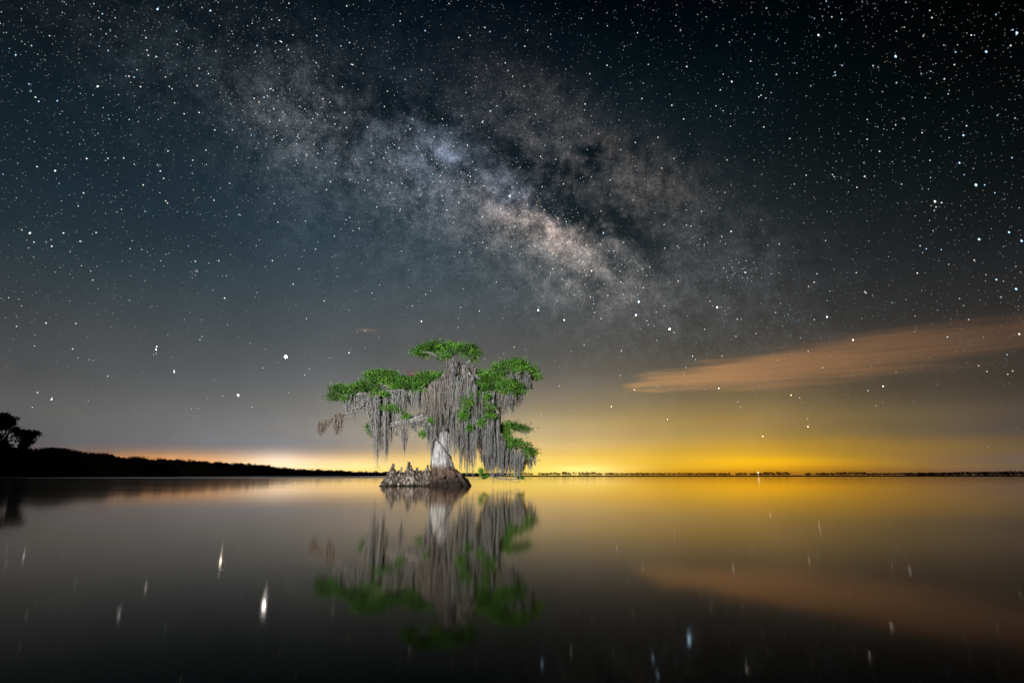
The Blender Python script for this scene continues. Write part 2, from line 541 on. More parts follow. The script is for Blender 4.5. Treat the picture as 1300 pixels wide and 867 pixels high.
def mat_moss(name, tint):
    m, g, b, nt = mat_new(name)
    geo = nt.nodes.new('ShaderNodeNewGeometry')
    rnd = geo.outputs['Random Per Island']
    big = g.noise(g.v('MULTIPLY', geo.outputs['Position'], (1, 1, .35)), 1.1, 3, .5)
    t = np.array(tint)
    col = g.ramp(rnd, [(0, t * .32), (.35, t * .8), (.7, t * 1.1), (1, t * 1.45)])
    col = g.mix(g.remap(big, .48, .66), col, g.mix(1.0, col, (1.08, .99, .90), 'MULTIPLY'))
    fine = g.noise(g.v('MULTIPLY', geo.outputs['Position'], (18, 18, 9)), 1.0, 3, .6)
    col = g.mix(1.0, col, g.ramp(fine, [(.3, .65), (.7, 1.3)]), 'MULTIPLY')
    nt.links.new(col, b.inputs['Base Color']); b.inputs['Roughness'].default_value = .95
    b.inputs['Specular IOR Level'].default_value = .1
    return m


def mat_flat(name, col, rough=.9, var=.5, scale=1.0):
    m, g, b, nt = mat_new(name)
    geo = nt.nodes.new('ShaderNodeNewGeometry')
    a = g.noise(geo.outputs['Position'], scale, 4, .6)
    c = np.array(col)
    nt.links.new(g.ramp(a, [(.3, c * (1 - var)), (.7, c * (1 + var))]), b.inputs['Base Color'])
    b.inputs['Roughness'].default_value = rough
    b.inputs['Specular IOR Level'].default_value = .1
    return m


def mat_emit(name, col, strength):
    m = bpy.data.materials.new(name); m.use_nodes = True
    nt = m.node_tree
    b = nt.nodes['Principled BSDF']
    b.inputs['Base Color'].default_value = (.8, .8, .8, 1)
    b.inputs['Emission Color'].default_value = (*col, 1)
    b.inputs['Emission Strength'].default_value = strength
    return m


def mat_star(name, sampling):
    m = bpy.data.materials.new(name); m.use_nodes = True
    nt = m.node_tree
    nt.nodes.remove(nt.nodes['Principled BSDF'])
    e = nt.nodes.new('ShaderNodeEmission')
    at = nt.nodes.new('ShaderNodeAttribute'); at.attribute_name = 'tint'
    nt.links.new(at.outputs['Color'], e.inputs['Color'])
    nt.links.new(e.outputs[0], nt.nodes['Material Output'].inputs['Surface'])
    m.cycles.emission_sampling = sampling
    return m


M_WATER = mat_water(); M_BARK = mat_bark(); M_STUMP = mat_stump(); M_LIMB = mat_limb(); M_LEAF = mat_leaf()
M_MOSS = mat_moss("grey_spanish_moss", (.108, .108, .104))
M_MOSS_B = mat_moss("brown_spanish_moss", (.098, .082, .070))
M_MOSS_C = mat_moss("taupe_spanish_moss", (.108, .098, .090))
M_WOOD = mat_flat("dark_forest_foliage", (.010, .016, .007), .9, .5, .15)
M_TRUNK_D = mat_flat("dark_trunk_bark", (.03, .025, .02), .9, .4, .5)
M_REED = mat_flat("marsh_grass", (.030, .028, .015), .9, .5, .3)

# ------------------------------------------------------------------ water
mb = MB()
S = 40000.0
mb.add([(-S, -600, 0), (S, -600, 0), (S, S, 0), (-S, S, 0)], [(0, 1, 2, 3)])
tag(mb.build("water", M_WATER), "still dark lake mirroring the night sky", "lake", kind='structure')

# ------------------------------------------------------------------ stars
R_SKY = 60000.0
OCT = np.array([(1, 0, 0), (-1, 0, 0), (0, 1, 0), (0, -1, 0), (0, 0, 1), (0, 0, -1)], float)
OCF = np.array([(0, 2, 4), (2, 1, 4), (1, 3, 4), (3, 0, 4), (2, 0, 5), (1, 2, 5), (3, 1, 5), (0, 3, 5)])


def _ball():
    v = OCT.tolist(); f = []; cache = {}
    def mid(a, b):
        k = (min(a, b), max(a, b))
        if k not in cache:
            m = np.array(v[a]) + np.array(v[b]); v.append((m / np.linalg.norm(m)).tolist()); cache[k] = len(v) - 1
        return cache[k]
    for a, b, c in OCF:
        p, q, r = mid(a, b), mid(b, c), mid(c, a)
        f += [(a, p, r), (p, b, q), (r, q, c), (p, q, r)]
    return np.array(v), np.array(f)


BAV, BAF = _ball()


def star(mb, d, rpx, col, stretch=1.0, ang=0.0):
    d = unit(d); c = d * R_SKY
    r = unit(np.cross(d, [0, 0, 1])); u = np.cross(r, d)
    k = R_SKY / FPX * rpx
    ca, sa = math.cos(ang), math.sin(ang)
    e1 = (r * ca + u * sa) * k * stretch; e2 = (-r * sa + u * ca) * k; e3 = d * k
    B, F = (BAV, BAF) if rpx > .6 else (OCT, OCF)
    mb.add(c + B[:, :1] * e1 + B[:, 1:2] * e2 + B[:, 2:] * e3, F, col)


W, BL, WM = (1, .98, .95), (.45, .72, 1.0), (1.0, .86, .66)
BRIGHT = [  # x, y, size, tint
    (38, 296, 1.7, W), (34, 305, .9, W), (11, 378, 1.1, W), (24, 380, .9, W), (199, 440, 1.5, W), (195, 450, 1.0, W), (221, 470, 1.4, W), (66, 505, 1.2, W), (41, 517, 1.1, W),
    (283, 503, 1.1, W), (243, 519, 1.0, W), (252, 518, 1.0, W), (251, 528, .8, W), (220, 554, .8, W), (118, 458, .9, W), (289, 412, 1.0, W), (256, 406, 1.0, W), (234, 406, .9, W), (191, 390, .9, W),
    (204, 331, 1.1, W), (166, 350, .9, W), (420, 455, .9, W), (445, 444, 1.0, W), (324, 377, .9, W), (404, 345, .9, W), (383, 326, .9, W), (180, 317, 1.1, W), (165, 382, .9, W), (213, 425, .9, W),
    (200, 12, 1.7, BL), (267, 14, 1.5, BL), (130, 18, 1.3, BL), (20, 70, 1.4, BL), (12, 62, 1.0, BL), (39, 116, 1.3, BL), (124, 110, 1.6, W), (118, 121, 1.1, BL), (102, 119, 1.0, BL), (126, 59, 1.1, BL), (174, 89, 1.2, W),
    (166, 105, 1.0, W), (76, 145, 1.0, BL), (131, 137, 1.0, W), (157, 201, 1.4, W), (70, 217, 1.5, W), (75, 233, 1.1, BL), (400, 24, 1.3, W), (347, 115, 1.3, W), (295, 165, 1.3, W), (318, 164, 1.0, W), (397, 151, 1.2, W),
    (419, 130, 1.3, W), (224, 40, 1.3, BL), (213, 68, 1.0, BL), (302, 62, 1.0, W), (320, 30, 1.1, W), (345, 25, 1.1, W), (353, 72, .9, W), (237, 270, 1.1, BL), (203, 245, 1.1, W), (262, 209, 1.1, W), (134, 271, .9, W),
    (164, 152, 1.2, W), (201, 152, 1.1, BL), (134, 204, 1.0, W),
    (1049, 2, 1.3, BL), (1052, 9, 1.0, BL), (1056, 22, 1.4, BL), (1034, 24, 1.1, BL), (1069, 25, 1.4, BL), (1053, 42, 1.0, BL), (1039, 45, 1.7, W), (926, 54, 1.3, BL), (953, 78, 1.4, W), (929, 104, 1.5, W), (1061, 58, 1.1, BL),
    (1137, 72, 1.9, BL), (1060, 92, 1.4, BL), (918, 141, 1.3, BL), (979, 118, 1.1, W), (1233, 45, 1.3, W), (1252, 66, 1.7, BL), (1291, 42, 1.7, BL), (1148, 35, 1.1, W), (1138, 40, 1.1, WM), (1101, 152, 1.3, W), (1137, 159, 1.2, W),
    (1148, 151, 1.1, W), (1080, 167, 1.1, BL), (1122, 164, 1.0, BL), (1158, 124, 1.0, BL), (1227, 160, 1.3, W), (1223, 172, 1.5, BL), (1205, 175, 1.1, BL), (1266, 147, 1.2, BL), (1218, 207, 1.5, BL), (1224, 222, 1.2, BL),
    (1239, 235, 2.1, BL), (1250, 235, 1.4, BL), (1263, 245, 1.3, BL), (1187, 256, 1.9, W), (1088, 238, 1.4, W), (1077, 244, 1.1, BL), (1057, 222, 1.3, W), (911, 244, 1.1, BL), (928, 294, 1.5, W), (1243, 304, 1.9, BL), (1281, 295, 1.6, BL),
    (1297, 306, 1.7, BL), (1176, 316, 1.4, BL), (1195, 317, 1.3, BL), (1180, 280, 1.0, W), (1294, 264, 1.1, BL), (1265, 355, 1.5, BL), (1274, 357, 1.1, BL), (1290, 367, 1.8, BL), (1251, 357, 1.0, BL), (1294, 424, 1.5, W),
    (946, 346, 1.5, W), (949, 353, 1.2, W), (894, 310, 1.0, W), (647, 249, 2.1, W), (751, 344, 1.8, W), (756, 341, 1.2, W), (766, 296, 1.6, BL), (816, 341, 1.4, W), (825, 339, 1.4, W), (810, 374, 1.3, W), (684, 390, 1.3, W),
    (547, 369, 1.2, W), (645, 90, 1.3, W), (518, 160, 1.4, BL), (535, 247, 1.2, W), (621, 175, 1.3, BL), (570, 5, 1.2, W), (508, 27, 1.3, W), (760, 170, 1.2, W), (696, 60, 1.1, W), (640, 230, 1.1, BL), (850, 120, 1.0, W),
]
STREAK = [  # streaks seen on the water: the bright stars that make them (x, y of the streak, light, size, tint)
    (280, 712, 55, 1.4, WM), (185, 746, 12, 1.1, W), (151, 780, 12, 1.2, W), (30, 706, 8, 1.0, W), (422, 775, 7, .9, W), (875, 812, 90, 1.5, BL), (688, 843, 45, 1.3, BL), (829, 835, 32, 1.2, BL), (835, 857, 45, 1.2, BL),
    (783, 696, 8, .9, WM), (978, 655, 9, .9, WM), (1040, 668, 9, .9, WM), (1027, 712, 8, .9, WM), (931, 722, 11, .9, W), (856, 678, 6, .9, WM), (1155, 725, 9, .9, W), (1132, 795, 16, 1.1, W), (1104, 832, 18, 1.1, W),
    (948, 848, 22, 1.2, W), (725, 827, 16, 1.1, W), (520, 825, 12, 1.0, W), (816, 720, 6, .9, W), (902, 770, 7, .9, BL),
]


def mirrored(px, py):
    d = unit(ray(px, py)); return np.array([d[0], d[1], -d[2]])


def build_stars():
    far, near = MB(), MB()
    # faint field, denser along the Milky Way
    def dens(px, py):
        s = 0.11
        for (cx, cy, su, sv, ang, col) in MW[:11]:
            a = math.radians(ang); dx, dy = px - cx, py - cy
            p = (dx * math.cos(a) + dy * math.sin(a)) / su; q = (-dx * math.sin(a) + dy * math.cos(a)) / sv
            s += 11.0 * col[2] * math.exp(-.5 * (p * p + q * q))
        for (cx, cy, su, sv, ang, k) in DARK:
            a = math.radians(ang); dx, dy = px - cx, py - cy
            p = (dx * math.cos(a) + dy * math.sin(a)) / su; q = (-dx * math.sin(a) + dy * math.cos(a)) / sv
            s *= 1 - .7 * k * math.exp(-.5 * (p * p + q * q))
        ext = 1.0 if py < 330 else max(0.05, 1 - (py - 330) / 250)
        if px > 850 and py < 420:
            s *= .95
        return s * ext
    n = 0
    while n < 21000:
        px, py = random.uniform(-160, 1460), random.uniform(-160, 590)
        if random.random() > min(1, dens(px, py)):
            continue
        n += 1
        k = random.random() ** 14.0
        tint = np.array(random.choice([W, W, BL, (.75, .88, 1), (.8, 1, .98), (1, .9, .8)]))
        b = (.06 + .34 * random.random() ** 1.7 + .95 * k) * (1.0 if py < 420 else .8)
        star(far, ray(px, py), random.uniform(.35, .43) + .30 * k, tint * b)
    # small clusters
    for (cx, cy, sd, cnt, tint) in ((938, 340, 11, 26, W), (566, 209, 12, 40, BL), (752, 343, 8, 24, W), (893, 310, 5, 12, W), (1003, 405, 8, 16, BL), (630, 235, 22, 50, BL), (690, 290, 30, 60, WM), (249, 345, 4, 8, W)):
        for _ in range(cnt):
            star(far, ray(random.gauss(cx, sd), random.gauss(cy, sd)), random.uniform(.34, .55), np.array(tint) * random.uniform(.25, 1.1))
    for (px, py, c, tint) in BRIGHT:
        # the lens draws stars out towards the corners
        off = math.hypot((px - 650) / 650, (py - 433) / 433)
        st = 1 + .5 * max(0, off - .6) + (.25 if c > 1.4 else 0)
        star(far, ray(px, py), .47 * c - .06, np.array(tint) * (.55 + 1.15 * (c - .6)), st, math.radians(60 if px < 650 else 112))
    star(near, ray(363, 453), 1.6, np.array((1, .98, .94)) * 62.0)
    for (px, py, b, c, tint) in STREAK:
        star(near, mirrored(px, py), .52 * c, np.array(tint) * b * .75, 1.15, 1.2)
    o = far.build("sky", mat_star("starlight", 'NONE'))
    tag(o, "field of faint stars filling the night sky", "sky", kind='structure')
    o = near.build("sky", mat_star("bright_starlight", 'FRONT'))
    tag(o, "brightest stars of the night sky", "sky", kind='structure')


build_stars()

# ------------------------------------------------------------------ the cypress
base = P(569, 616, D); base[2] = 0.0
tree = thing("cypress_tree", base, "bald cypress with pale flared trunk and grey hanging moss standing alone in the lake", "tree")


def make_trunk():
    prof = [(569, 618.5, 27), (569.5, 612, 24.5), (568.5, 606, 21), (565, 600, 17.8), (561, 593, 14.8), (560, 586, 13.3), (560, 576, 12), (560, 563, 10.4), (562, 545, 9.2), (565, 525, 8.3), (570, 505, 7.0), (575, 486, 5.4), (579, 470, 3.8), (579, 458, 2.2)]
    p = spline([(a, b, c) for a, b, c in prof], 60)
    mb = MB(); sides = 48
    th = np.linspace(0, 2 * math.pi, sides, endpoint=False)
    ph = RNG.uniform(0, 6.28, 6)
    V = []
    for i, (x, y, r) in enumerate(p):
        c = P(x, y, D); e = P(x + r, y, D); R = e[0] - c[0]
        h = max(0.0, c[2]); fl = math.exp(-h / 1.3)
        f = 1 + (.05 + .10 * fl) * np.sin(5 * th + ph[0] + .25 * h) + (.035 + .05 * fl) * np.sin(9 * th + ph[1] - .3 * h) + .03 * np.sin(15 * th + ph[2] + .5 * h) + .02 * RNG.standard_normal(sides)
        z = c[2] if i else -0.35
        V.append(np.stack([c[0] + R * f * np.cos(th), c[1] + R * f * np.sin(th), np.full(sides, z) + .02 * RNG.standard_normal(sides)], 1))
    n = len(p)
    F = [(i * sides + j, i * sides + (j + 1) % sides, (i + 1) * sides + (j + 1) % sides, (i + 1) * sides + j) for i in range(n - 1) for j in range(sides)]
    mb.add(np.vstack(V), F)
    # buttress roots running down into the water
    for (xa, ya, xb, yb, dy) in ((548, 598, 541, 618, -.6), (553, 596, 552, 618, -1.25), (563, 598, 566, 618.5, -1.6), (573, 596, 582, 618.5, -1.4), (577, 598, 593, 618, -.9), (580, 603, 597, 617.5, -.3)):
        a = P(xa, ya, D + dy * .62); b = P(xb, yb, D + dy * 1.05); b[2] = -.15
        mid = (a + b) / 2 + np.array([0, -.12, .12])
        mb.tube(spline([a, mid, b], 9), np.linspace(.12, .26, 9), 8, .12)
    return mb.build("trunk", M_BARK, tree, True)


trunk = make_trunk()


def limb(name, pts, r0, r1, mat=M_LIMB, n=16, sides=8, rough=.1):
    """pts: (x, y, depth offset)"""
    q = spline([P(x, y, D + dy) for x, y, dy in pts], n)
    q[1:-1] += RNG.normal(0, .035, (n - 2, 3))
    mb = MB(); mb.tube(q, np.linspace(r0, r1, n), sides, rough)
    return mb.build(name, mat, tree, True)


limb("limb", [(563, 548, 0), (552, 537, -.9), (541, 531, -1.6), (531, 530, -2.0), (520, 534, -2.1), (508, 536, -2.0), (497, 538, -1.8)], .52, .16)
limb("limb", [(566, 528, 0), (552, 512, -.6), (532, 503, -1.0), (505, 497, -1.2), (470, 499, -1.0), (440, 503, -.8), (424, 506, -.8)], .42, .07)
limb("limb", [(505, 497, -1.2), (486, 488, -.6), (474, 484, 0)], .18, .05)
limb("limb", [(532, 503, -1.0), (520, 494, .4), (505, 486, 1.2)], .2, .05)
limb("limb", [(568, 515, 0), (556, 500, .8), (540, 490, 1.4), (525, 485, 1.6)], .3, .06)
limb("limb", [(458, 512, -1.3), (462, 514, -1.4), (448, 522, -1.5), (436, 527, -1.4), (420, 532, -1.3), (407, 541, -1.2)], .11, .04)
limb("limb", [(569, 532, 0), (580, 527, -.9), (590, 521, -1.3), (604, 510, -1.2), (622, 500, -.8), (645, 488, -.4), (668, 478, 0)], .42, .08)
limb("limb", [(622, 500, -.8), (618, 488, 0), (625, 475, .5), (640, 468, .8)], .2, .05)
limb("limb", [(566, 540, 0), (585, 532, .8), (605, 528, 1.2), (622, 532, .9), (636, 545, .6), (652, 562, .3), (668, 574, 0), (680, 581, 0)], .34, .05)
limb("limb", [(632, 541, .7), (645, 542, .5), (660, 546, .3), (668, 552, .3)], .14, .04)
limb("limb", [(579, 475, 0), (588, 466, .2), (598, 456, .2), (604, 450, .2)], .17, .05)
limb("limb", [(579, 470, 0), (566, 458, -.4), (550, 450, -.6), (536, 446, -.6)], .16, .05)
limb("limb", [(586, 470, -1.6), (594, 474, -1.9), (602, 477, -2.0), (610, 481, -1.6)], .05, .14)       # bare white snag
limb("limb", [(548, 506, -2.2), (552, 512, -2.3), (555, 500, -2.3), (557, 498, -2.2)], .10, .04, n=10)
limb("limb", [(496, 541, -2.1), (505, 540, -2.2), (512, 539, -2.1)], .09, .07, n=8)
limb("limb", [(441, 523, -1.7), (450, 519, -1.8), (459, 516, -1.7)], .05, .08, n=8)
limb("limb", [(625, 512, -2.2), (629, 518, -2.3), (633, 524, -2.2)], .05, .05, n=8)


# the dark vine winding over the trunk
q = spline([P(x, y, D - d) for x, y, d in ((549, 556, .62), (556, 560, .72), (561, 566, .76), (566, 574, .78), (571, 581, .82), (576, 590, .95))], 18)
mb = MB(); mb.tube(q, np.full(18, .055), 6, .15)
mb.build("vine", mat_flat("vine_bark", (.06, .05, .042), .9, .4, 5), tree, True)


def spray_mesh(mb, p, a, L, k=7, col=None):
    """feathery cypress sprays: p base points, a directions, L lengths (vectorised); k narrow leaflets along a stem"""
    n = len(p)
    s1 = np.cross(a, RNG.standard_normal((n, 3))); s1 /= np.linalg.norm(s1, axis=1)[:, None] + 1e-9
    V, F = [], []
    for j in range(k):
        t = j / (k - 1)
        side = s1 * (1 if j % 2 else -1) * (0.0 if j == k - 1 else 1.0)
        st = p + a * (L * t * .75)[:, None]
        tip = st + (a * .42 + side * (.48 - .22 * t)) * L[:, None] + RNG.normal(0, .05, (n, 3)) * L[:, None]
        tip[:, 2] -= .10 * L * RNG.random(n)
        wv = np.cross(tip - st, RNG.standard_normal((n, 3))); wv /= np.linalg.norm(wv, axis=1)[:, None] + 1e-9
        wv *= (.075 * L)[:, None]
        mid = st * .45 + tip * .55
        V.append(np.stack([st, mid + wv, tip, mid - wv], 1))
    V = np.stack(V, 1).reshape(-1, 3)          # n, k, 4
    F = np.arange(n * k * 4).reshape(-1, 4)
    mb.add(V, F)
    if col is not None:
        mb.col.append(np.repeat(col, k * 4, 0))


def foliage(lobes, per=1.0, L=(.14, .30), name="crown"):
    """lobes: (x, y, rx, ry, depth offset, depth radius m) in photo directions"""
    mb = MB()
    for (cx, cy, rx, ry, dy, rz) in lobes:
        c = P(cx, cy, D + dy)
        RX = P(cx + rx, cy, D + dy)[0] - c[0]; RY = P(cx, cy - ry, D + dy)[2] - c[2]
        area = rx * ry
        m = max(5, int(area * .15 * per))
        # clump centres over the upper shell of the lobe
        d = RNG.standard_normal((m, 3)); d /= np.linalg.norm(d, axis=1)[:, None]
        d[:, 2] = np.where(d[:, 2] < -.35, -d[:, 2], d[:, 2])
        rr = RNG.uniform(.35, 1.0, (m, 1)) ** .55
        cc = c + d * rr * np.array([RX, rz, RY])
        k = 42
        idx = np.repeat(np.arange(m), k)
        sg = np.array([min(.23, .45 * RX), min(.24, .5 * rz), min(.10, .45 * RY)])
        off = RNG.normal(0, 1, (m * k, 3)) * sg * np.where(RNG.random((m * k, 1)) < .14, 1.9, 1.0)
        p = cc[idx] + off
        a = d[idx] * np.array([.8, .8, .5]) + np.array([0, -.15, .35]) + RNG.normal(0, .55, (m * k, 3))
        a /= np.linalg.norm(a, axis=1)[:, None]
        Ls = RNG.uniform(L[0], L[1], m * k)
        ct = RNG.uniform(.38, 1.65, (m, 1)) * np.array([1, 1, 1.0]) * (1 + np.array([.15, .08, .0]) * RNG.random((m, 1)))
        spray_mesh(mb, p, a, Ls, col=ct[idx])
        # fine twigs under the sprays
        for t in range(max(2, m // 6)):
            i = RNG.integers(m)
            s = c + (cc[i] - c) * .15 + np.array([0, 0, -RY * .3])
            q = spline([s, (s + cc[i]) / 2 + RNG.normal(0, .12, 3), cc[i]], 6)
            mb.tube(q, np.linspace(.035, .012, 6), 4, 0, cap=False)
            mb.col.append(np.tile([3.0, 1.1, 3.5], (24, 1)))
    return mb.build(name, M_LEAF, tree)


# top crown
foliage([(541, 447, 15, 8, -.3, 1.0), (556, 443, 15, 6, -.6, 1.2), (572, 445, 12, 7, 0, 1.2), (590, 447, 16, 8, -.2, 1.2), (599, 453, 9, 8, -.5, .9), (564, 456, 9, 6, -.9, .8), (533, 451, 7, 6, -.2, .6)])
# left shelf
foliage([(433, 499, 12, 8, -.8, 1.0), (428, 505, 8, 6, -.9, .7), (452, 495, 14, 7, -1.1, 1.1), (470, 497, 14, 7, -1.4, 1.0), (480, 502, 9, 6, -1.6, .8), (444, 506, 7, 4, -1.3, .6)])
# left dome
foliage([(482, 480, 20, 8, .2, 1.4), (470, 486, 16, 7, -.5, 1.2), (497, 486, 16, 8, -.6, 1.2), (508, 492, 12, 7, -1.0, 1.0), (488, 476, 13, 4, .5, 1.0)])
# middle shelf
foliage([(522, 485, 18, 7, .6, 1.2), (545, 481, 20, 6, .9, 1.3), (562, 479, 12, 6, .8, 1.0), (520, 494, 15, 8, -1.1, 1.0), (530, 501, 9, 6, -1.4, .8), (538, 489, 12, 5, 0, .8)])
# right crown
foliage([(655, 466, 19, 7, .2, 1.3), (668, 475, 13, 10, -.2, 1.2), (640, 472, 14, 9, -.2, 1.2), (628, 482, 15, 9, -.7, 1.1), (613, 478, 10, 7, 0, .9), (645, 492, 16, 8, -1.1, 1.0), (655, 500, 10, 6, -1.2, .8), (622, 495, 12, 8, -1.2, .9), (608, 488, 8, 7, -1.1, .8), (677, 481, 7, 5, 0, .7)])
# sprigs hanging down in front of the right moss
foliage([(606, 505, 9, 6, -2.0, .5), (598, 513, 8, 5, -2.1, .5), (591, 523, 5, 7, -2.2, .4), (588, 531, 4, 4, -2.2, .4), (622, 518, 4, 6, -2.1, .4), (624, 528, 5, 6, -2.1, .4), (618, 508, 5, 5, -2.0, .4), (611, 538, 2, 3, -2.2, .2), (596, 545, 2, 3, -2.1, .2)], name='sprig')
# low right pads
foliage([(648, 542, 12, 6, .2, .9), (660, 546, 9, 5, 0, .7), (641, 550, 6, 6, .2, .6)], per=1.2)
foliage([(645, 562, 12, 7, 0, .9), (658, 567, 12, 7, -.1, .9), (670, 574, 9, 6, -.2, .8), (678, 580, 6, 5, -.2, .6), (636, 568, 6, 7, .1, .6)], per=1.2)
# small odd sprigs
foliage([(469, 549, 3.5, 12, -.4, .4), (496, 519, 8, 3.5, -2.3, .4), (514, 531, 5, 4, -2.5, .3), (536, 553, 3, 4, -1.6, .3), (548, 535, 3, 3, -2.5, .3)], per=1.6, L=(.12, .22), name='sprig')
limb("limb", [(634, 600, -.3), (622, 604, -.8), (612, 606, -1.0), (604, 611, -1.1)], .045, .015, n=10, sides=5)
limb("limb", [(620, 604, -.6), (634, 607, -.9), (650, 608, -1.0), (664, 606, -1.0)], .045, .015, n=12, sides=5)
limb("limb", [(640, 607, -.9), (652, 611, -1.0), (661, 612, -1.0)], .035, .012, n=8, sides=5)
foliage([(610.5, 602, 2.5, 4.5, -.8, .3), (617, 606, 2.5, .8, -.9, .2), (660, 607, 3, 1.2, -1.0, .2)], per=.7, L=(.10, .2), name='sprig')
# dead reddish sprig
mb = MB()
for k in range(26):
    s = P(522 + RNG.uniform(-4, 6), 479, D + .5); e = s + np.array([RNG.normal(0, .22), RNG.normal(0, .15), RNG.uniform(.2, .6)])
    mb.tube(spline([s, (s + e) / 2 + RNG.normal(0, .06, 3), e], 4), [.02, .014, .006, .004], 3, 0, cap=False)
    spray_mesh(mb, np.array([e]), unit(RNG.standard_normal(3) + [0, 0, 1])[None], np.array([.2]), 5)
mb.build("dead_sprig", mat_flat("dead_sprig", (.10, .05, .04), .9, .3, 4), tree)


def festoon(mb, x, y0, y1, w, dy, dens=1.0, rad=.027):
    """one hanging bundle of Spanish moss: curling strands from y0 down to y1 over width w (photo directions)"""
    n = max(7, int(w * 4.2 * dens))
    ph = RNG.uniform(0, 6.28); sway = RNG.uniform(.02, .10)
    for _ in range(n):
        t = RNG.uniform(-1, 1)
        dd = dy + RNG.normal(0, .15)
        ya = y0 + RNG.uniform(-5, 4) + abs(t) * 2
        env = 1 - .50 * abs(t) ** 1.5
        yb = ya + (y1 - ya) * env * (1.05 - .62 * RNG.random() ** 1.8)
        if yb - ya < 3:
            yb = ya + 3
        a = P(x + t * w * .55, ya, D + dd)
        b = P(x + t * w * .5 * RNG.uniform(.2, .95), yb, D + dd + RNG.normal(0, .06))
        m = int(6 + (yb - ya) / 5)
        u = np.linspace(0, 1, m)[:, None]
        q = a + (b - a) * u
        wob = RNG.normal(0, .038, (m, 3)); wob[:, 2] *= .3; wob[0] = 0
        q = q + np.cumsum(wob, 0) * .55 * (1 - .35 * u)
        q[:, 0] += sway * np.sin(ph + u[:, 0] * 4.0 + q[:, 2] * .9)
        r = rad * RNG.uniform(.55, 1.4) * (1 - .82 * u[:, 0] ** 1.3) * (1 + .20 * RNG.standard_normal(m))
        mb.tube(q, np.clip(r, .004, None), 3, .10, cap=False)
        # loose curls standing off the strand
        if RNG.random() < .45:
            i = RNG.integers(1, m - 1)
            e = q[i] + np.array([RNG.normal(0, .13), RNG.normal(0, .10), -RNG.uniform(.12, .45)])
            mb.tube(np.array([q[i], (q[i] + e) / 2 + RNG.normal(0, .03, 3), e]), [.014, .012, .004], 3, 0, cap=False)


def curtain(specs, mat=M_MOSS, name="moss_curtain"):
    mb = MB()
    for s in specs:
        festoon(mb, *s)
    return mb.build(name, mat, tree)


def row(x0, x1, top, bot, dy, step=4.0, jit=.25, w=(5, 9), dens=1.0):
    """festoons side by side; top and bot are lists of (x, y) outlines"""
    out = []
    x = x0
    tx, ty = zip(*top); bx, by = zip(*bot)
    while x < x1:
        a = np.interp(x, tx, ty); b = np.interp(x, bx, by)
        ln = (b - a) * (1 + jit * .35 - jit * 2.0 * RNG.random() ** 1.6)
        out.append((x, a + RNG.uniform(-2, 2), a + max(8, ln), RNG.uniform(*w), dy + RNG.uniform(-.7, .7), dens))
        x += step * RNG.uniform(.6, 1.4)
    return out


# far left drooping brown bundles
curtain([(406, 540, 553, 7, -1.2, 1.3), (411, 536, 552, 7, -1.2, 1.3), (408, 538, 553, 9, -1.3, 1.6), (428, 527, 556, 10, -1.4, 1.5), (416, 532, 546, 6, -1.2, 1), (423, 530, 546, 5, -1.3), (430, 527, 557, 8, -1.4, 1.2), (434, 526, 550, 6, -1.4), (427, 528, 550, 6, -1.4)], M_MOSS_B)
# under the left shelf
curtain(row(437, 472, [(437, 505), (472, 507)], [(437, 524), (450, 518), (472, 528)], -1.2, 4.6, .35, (3, 5.5)) + [(440, 506, 535, 6, -1.2), (450, 508, 540, 4, -1.3), (461, 512, 524, 5, -1.3)])
# long left column
curtain(row(470, 498, [(470, 506), (498, 505)], [(470, 570), (476, 578), (482, 590), (492, 582), (498, 560)], -1.3, 2.6, .28) +
        [(480, 520, 596, 9, -1.5, 1.2), (484, 515, 588, 8, -1.2), (492, 530, 588, 6, -1.5, 1.2), (475, 520, 572, 7, -1.4)])
curtain(row(497, 512, [(497, 500), (512, 500)], [(497, 545), (504, 560), (512, 545)], -1.5, 3.0, .3) + [(513.5, 530, 580, 11, -2.1, 1.5), (513, 533, 570, 9, -2.2, 1.4), (503, 545, 560, 4, -2)])
# under the middle shelf, in front of the limb
curtain(row(512, 548, [(512, 499), (548, 495)], [(512, 530), (525, 527), (548, 530)], -1.6, 2.8, .25) + row(518, 550, [(518, 536), (550, 537)], [(518, 548), (532, 552), (550, 560)], -1.9, 4.0, .3, (3, 6)))
# centre mass over the trunk top
curtain(row(538, 575, [(538, 500), (556, 484), (575, 470)], [(538, 530), (548, 552), (560, 545), (575, 540)], -1.9, 1.9, .18) + row(545, 568, [(545, 500), (568, 492)], [(545, 545), (568, 546)], -1.75, 2.2, .15) + [(557, 512, 553, 8, -1.6), (562, 518, 549, 8, -1.7), (552, 510, 557, 8, -1.7), (549, 520, 560, 6, -1.6), (566, 512, 545, 7, -1.7)], M_MOSS_C)
curtain(row(571, 606, [(571, 458), (590, 464), (606, 486)], [(571, 500), (590, 505), (606, 520)], -1.6, 2.4, .2) + row(565, 604, [(565, 486), (590, 480), (604, 492)], [(565, 532), (585, 535), (604, 540)], -1.9, 2.5, .25))
curtain(row(571, 600, [(571, 462), (600, 466)], [(571, 490), (600, 492)], -.9, 3, .2))
# moss falling beside the trunk on both sides
curtain([(548, 548, 580, 6, -.9, 1.2), (544, 540, 572, 7, -1.1), (552, 536, 562, 8, -1.5, 1.2), (540, 538, 558, 5, -1.6)])
curtain(row(573, 606, [(573, 525), (606, 522)], [(573, 580), (580, 590), (590, 600), (606, 606)], -1.3, 3.5, .22, (3.5, 6)) + row(575, 604, [(575, 545), (604, 540)], [(575, 585), (590, 598), (604, 600)], .2, 3.0, .2) +
        [(585, 560, 605, 5, -1.2, 1.2), (594, 560, 612, 5, -1.0, .8), (601.5, 560, 618, 3, -1.4, 1.6)])
